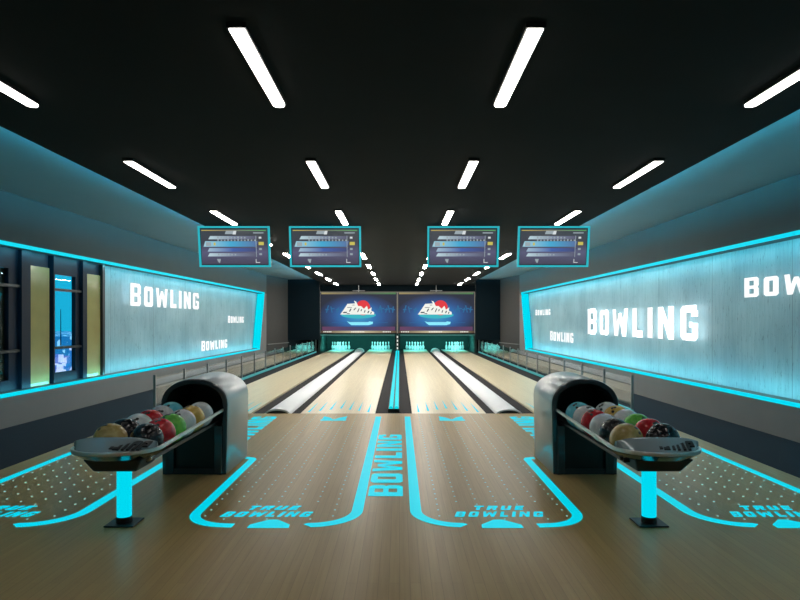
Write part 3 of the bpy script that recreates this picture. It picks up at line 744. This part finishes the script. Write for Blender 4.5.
# ------------------------------------------------------------------ ball returns
def make_return(sd):
    # local origin on floor under the hood centre front: x = 0 is the rack axis, y = 0 at the hood front
    r = empty('ball_return')
    wq = .290; zs = .60; ht = .225; L = .80
    def arch(w, top, y, n=20, zb=0., base_in=0.):
        b = w * .955; pts = [(-b, y, zb), (b, y, zb)]
        for i in range(n + 1):
            a = PI * i / n; pts.append((w * math.cos(a), y, zs + (top - zs) * abs(math.sin(a)) ** .92))
        return pts
    # shell: outer and inner skins
    def ring(bm, o, i):
        vo = [bm.verts.new(p) for p in o]; vi = [bm.verts.new(p) for p in i]; n = len(o)
        return vo, vi
    bm = bmesh.new()
    ys = (0.0, .03, .70, .76, .80)
    rings_o = [arch(wq - (.012 if y == 0 else 0) - (.012 if y == .76 else .05 if y == .80 else 0), .825 - (.008 if y == 0 else 0) - (.01 if y == .76 else .045 if y == .80 else 0), y) for y in ys]
    vo = [[bm.verts.new(p) for p in o] for o in rings_o]
    for a, b in zip(vo, vo[1:]):
        n = len(a)
        for i in range(n): bm.faces.new((a[i], a[(i + 1) % n], b[(i + 1) % n], b[i]))
    bm.faces.new(vo[-1])
    inner = [[bm.verts.new(p) for p in arch(wq - .03, .797, y, zb=.012)] for y in (0., .775)]
    for i in range(len(inner[0])):
        n = len(inner[0]); bm.faces.new((inner[0][i], inner[0][(i + 1) % n], inner[1][(i + 1) % n], inner[1][i]))
        bm.faces.new((vo[0][i], vo[0][(i + 1) % n], inner[0][(i + 1) % n], inner[0][i]))
    bm.faces.new(inner[1])
    link('hood_shell', bm, M['shell'], r, smooth=True, bevel=0)
    hs = bpy.data.objects[-1] if False else None
    # dark lining and front frame
    def tube(name, w0, t0, y0, w1, t1, y1, win, tin, mat, zb=.0):
        bm = bmesh.new()
        o0 = [bm.verts.new(p) for p in arch(w0, t0, y0, zb=zb)]; o1 = [bm.verts.new(p) for p in arch(w1, t1, y1, zb=zb)]
        i0 = [bm.verts.new(p) for p in arch(win, tin, y0, zb=zb + .03)]; i1 = [bm.verts.new(p) for p in arch(win, tin, y1, zb=zb + .03)]
        n = len(o0)
        for i in range(n):
            j = (i + 1) % n
            bm.faces.new((o0[i], o0[j], o1[j], o1[i])); bm.faces.new((i0[i], i0[j], i1[j], i1[i]))
            bm.faces.new((o0[i], o0[j], i0[j], i0[i])); bm.faces.new((o1[i], o1[j], i1[j], i1[i]))
        return link(name, bm, mat, r, smooth=False)
    tube('front_frame', .280, .812, -.012, .286, .818, -.0005, .256, .785, M['slate'])
    tube('lining', .258, .792, .0, .258, .792, .76, .245, .778, M['slate'], .02)
    # lower front: pillars and recessed door
    for s in (-1, 1):
        bm = bmesh.new()
        prism(bm, [(s * .245, -.035, .0), (s * .175, -.018, .0), (s * .175, -.018, .42), (s * .245, -.035, .42)], [(s * .245, .2, .0), (s * .175, .2, .0), (s * .175, .2, .42), (s * .245, .2, .42)])
        link('pillar', bm, M['slate'], r, bevel=.008)
    bm = bmesh.new(); box(bm, -.175, .175, .03, .06, .03, .40); link('front_door', bm, M['black'], r, bevel=.006)
    bm = bmesh.new(); box(bm, -.175, .175, .005, .2, .0, .035); link('kick_plate', bm, M['slate'], r)
    bm = bmesh.new(); box(bm, -.224, .224, .55, .58, .03, .74); link('ball_curtain', bm, M['black'], r)
    cx = sd * .028
    # track: two rails under the balls plus deck
    bm = bmesh.new()
    for x in ((-.12, .117) if sd < 0 else (-.117, .120)):
        box(bm, x - .075, x - .055, -1.38, .40, .43, .452)
        box(bm, x + .055, x + .075, -1.38, .40, .43, .452)
    box(bm, cx - .19, cx + .19, -1.36, .0, .412, .43); box(bm, -.19, .19, 0, .40, .412, .43)
    link('ball_track', bm, M['black'], r)
    # chrome rim: runs along both sides and round the front
    def rim(w, yb, yf, off=0):
        pts = [(w, yb, 0)]
        for i in range(17):
            a = PI * i / 16; pts.append((w * math.copysign(abs(math.cos(a)) ** .9, math.cos(a)), yf + .24 - .24 * abs(math.sin(a)) + off, 0))
        pts.append((-w, yb, 0)); return pts
    bm = bmesh.new(); sweep(bm, [(p[0] + cx, p[1], .500 + .04 * max(0, (p[1] + 1.4) / 1.4)) for p in rim(.272, .0, -1.60)], .020, .024); link('side_rail', bm, M['rail'], r, bevel=.006)
    bm = bmesh.new()
    pth = rim(.276, -1.30, -1.61)
    top = [(p[0] + cx, p[1], .500) for p in pth]; bot = [(p[0] * .86 + cx, p[1] * .965, .462) for p in pth]
    prism(bm, top, bot); link('tray_base', bm, M['chrome_dark'], r, smooth=False)
    # raised grey cap over the front
    bm = bmesh.new(); N = 24; rows = []
    hs = ((0.0, .506), (.22, .530), (.55, .560), (.85, .590), (1.0, .585), (1.03, .55), (1.04, .51))
    for t, z in hs:
        row = []
        for i in range(N + 1):
            u = -1 + 2 * i / N
            yf = -1.60 + .22 * (1 - (1 - abs(u) ** 2.2) ** .5)
            yb = -1.415
            y = yf + (yb - yf) * t
            hump = 1 - .35 * (abs(u) ** 4)
            row.append(bm.verts.new((cx + u * .262, y, .502 + (z - .502) * hump)))
        rows.append(row)
    for a, b in zip(rows, rows[1:]):
        for i in range(N): bm.faces.new((a[i], a[i + 1], b[i + 1], b[i]))
    cap = link('front_cap', bm, M['cap'], r, smooth=True)
    md = cap.modifiers.new('sub', 'SUBSURF'); md.levels = 1; md.render_levels = 2
    # black slanted mark on the cap
    bm = bmesh.new()
    def mark(x0, x1, v0, v1, sk):
        def P(x, v):   # v along the slope 0..1
            y = -1.585 + .20 * v; z = .518 + .068 * v
            return (x + sk * v, y, z)
        a = [P(x0, v0), P(x1, v0), P(x1, v1), P(x0, v1)]
        prism(bm, a, [(p[0], p[1], p[2] + .009) for p in a])
    X = .03
    for x0, x1, v0, v1 in ((0, .018, .25, .85), (-.02, .0, .25, .42), (.034, .050, .25, .85), (.064, .080, .25, .85), (.08, .098, .62, .85), (.098, .114, .25, .85), (.128, .144, .25, .85), (.144, .170, .70, .85), (.160, .176, .48, .85), (.144, .168, .48, .60), (-.045, -.025, .30, .46)):
        mark(X + x0, X + x1, v0 * .8 - .06, v1 * .8 - .06, .035)
    link('emblem', bm, M['black'], r)
    # underside box and fasteners
    bm = bmesh.new(); prism(bm, [(cx - .17, -1.50, .46), (cx + .20, -1.50, .46), (cx + .20, -1.12, .46), (cx - .17, -1.12, .46)], [(cx - .13, -1.44, .37), (cx + .14, -1.44, .37), (cx + .14, -1.16, .37), (cx - .13, -1.16, .37)])
    link('support_box', bm, M['black'], r, bevel=.012)
    bm = bmesh.new(); cyl(bm, (cx + .20, -1.40, .445), .020, .020, .05, 14, 'y'); link('bolt', bm, M['chrome'], r)
    # glowing post
    px = cx; py = -1.29
    bm = bmesh.new(); cyl(bm, (px, py, .045), .046, .046, .33, 28); link('glowing_post', bm, M['cyan_post'], r, smooth=False)
    bm = bmesh.new(); cyl(bm, (px, py, .008), .050, .048, .040, 28); link('post_collar', bm, M['black'], r)
    bm = bmesh.new(); box(bm, px - .095, px + .095, py - .09, py + .09, 0, .010); link('foot_plate', bm, M['black'], r, bevel=.004)
    # struts to keep the lining dark at the rear of track
    return r
M['cyan_post'] = emis('post_glow', (0.0, .70, .88), 1.0)
M['chrome_dark'] = plain('dark_chrome', (.20, .26, .28), .15, metal=1.)
RX = -1.765; RX2 = 1.597; RD = 5.31
ret = make_return(-1); ret.location = (RX, RD, 0)
tag(ret, 'ball return with silver hood and cyan post on the left of the approach', 'ball return', 'ball returns')
ret2 = make_return(1); ret2.location = (RX2, RD, 0)
tag(ret2, 'ball return with silver hood and cyan post on the right of the approach', 'ball return', 'ball returns')

# ------------------------------------------------------------------ bowling balls
def ball_mat(name, c, c2, rough=.22):
    m, nt, b = new_mat(name)
    tc = nt.nodes.new('ShaderNodeTexCoord'); n = nt.nodes.new('ShaderNodeTexNoise'); n.inputs['Scale'].default_value = 14; n.inputs['Detail'].default_value = 4
    n.inputs['Distortion'].default_value = 1.2
    r = nt.nodes.new('ShaderNodeValToRGB'); r.color_ramp.elements[0].position = .38; r.color_ramp.elements[1].position = .62
    r.color_ramp.elements[0].color = (*c, 1); r.color_ramp.elements[1].color = (*c2, 1)
    lk(nt, tc.outputs['Object'], n.inputs['Vector']); lk(nt, n.outputs['Fac'], r.inputs['Fac']); lk(nt, r.outputs['Color'], b.inputs['Base Color'])
    b.inputs['Roughness'].default_value = rough; b.inputs['Coat Weight'].default_value = .15
    return m
BM = {'gold': ball_mat('ball_gold', (.42, .28, .08), (.58, .42, .16)), 'black': ball_mat('ball_black', (.008, .009, .012), (.02, .022, .03)),
      'white': ball_mat('ball_white', (.62, .64, .66), (.78, .79, .8)), 'red': ball_mat('ball_red', (.50, .008, .015), (.72, .02, .03)),
      'green': ball_mat('ball_green', (.08, .48, .04), (.18, .66, .08)), 'light blue': ball_mat('ball_blue', (.10, .50, .62), (.18, .62, .74)),
      'amber': ball_mat('ball_amber', (.62, .36, .06), (.76, .50, .14))}
BR = .106
def make_ball():
    bm = bmesh.new(); bmesh.ops.create_uvsphere(bm, u_segments=32, v_segments=20, radius=BR)
    o = link('bowling_ball', bm, BM['gold'], smooth=True)
    for a, e_ in ((-100, 58), (-78, 62), (-88, 38)):
        d = Vector((math.cos(math.radians(e_)) * math.cos(math.radians(a)), math.cos(math.radians(e_)) * math.sin(math.radians(a)), math.sin(math.radians(e_))))
        bm = bmesh.new(); cyl(bm, (0, 0, BR - .004), .0115, .0115, .0048, 14)
        bmesh.ops.transform(bm, matrix=d.to_track_quat('Z', 'Y').to_matrix().to_4x4(), verts=bm.verts)
        link('finger_hole', bm, M['black'], o)
    return o
bp = make_ball(); used = False
seqL = ('gold', 'black', 'white', 'red', 'white', 'light blue')
seqR = ('black', 'red', 'green', 'white', 'amber', 'white')
posn = ('frontmost', 'second', 'third', 'fourth', 'fifth', 'rearmost')
for rack, rx in (('left', RX), ('right', RX2)):
    for rown, seq, ox in (('left', seqL, -.12), ('right', seqR, .117)):
        if rack == 'right': ox = {-.12: -.117, .117: .120}[ox]
        for k, c in enumerate(seq):
            if not used: o = bp; used = True
            else: o = copy_tree(bp)
            o.data = bpy.data.meshes[o.data.name] if False else o.data
            if c != 'gold' or True:
                me = o.data.copy(); me.materials.clear(); me.materials.append(BM[c]); o.data = me
                for p in me.polygons: p.use_smooth = True
            o.location = (rx + ox, 4.025 + .2145 * k, .5435)
            o.rotation_euler = (random.uniform(-.25, .35), random.uniform(-.4, .4), random.uniform(-.8, .8))
            tag(o, '%s bowling ball, %s in the %s row of the %s ball return' % (c, posn[k], rown, rack), 'bowling ball', 'bowling balls on the ball returns')
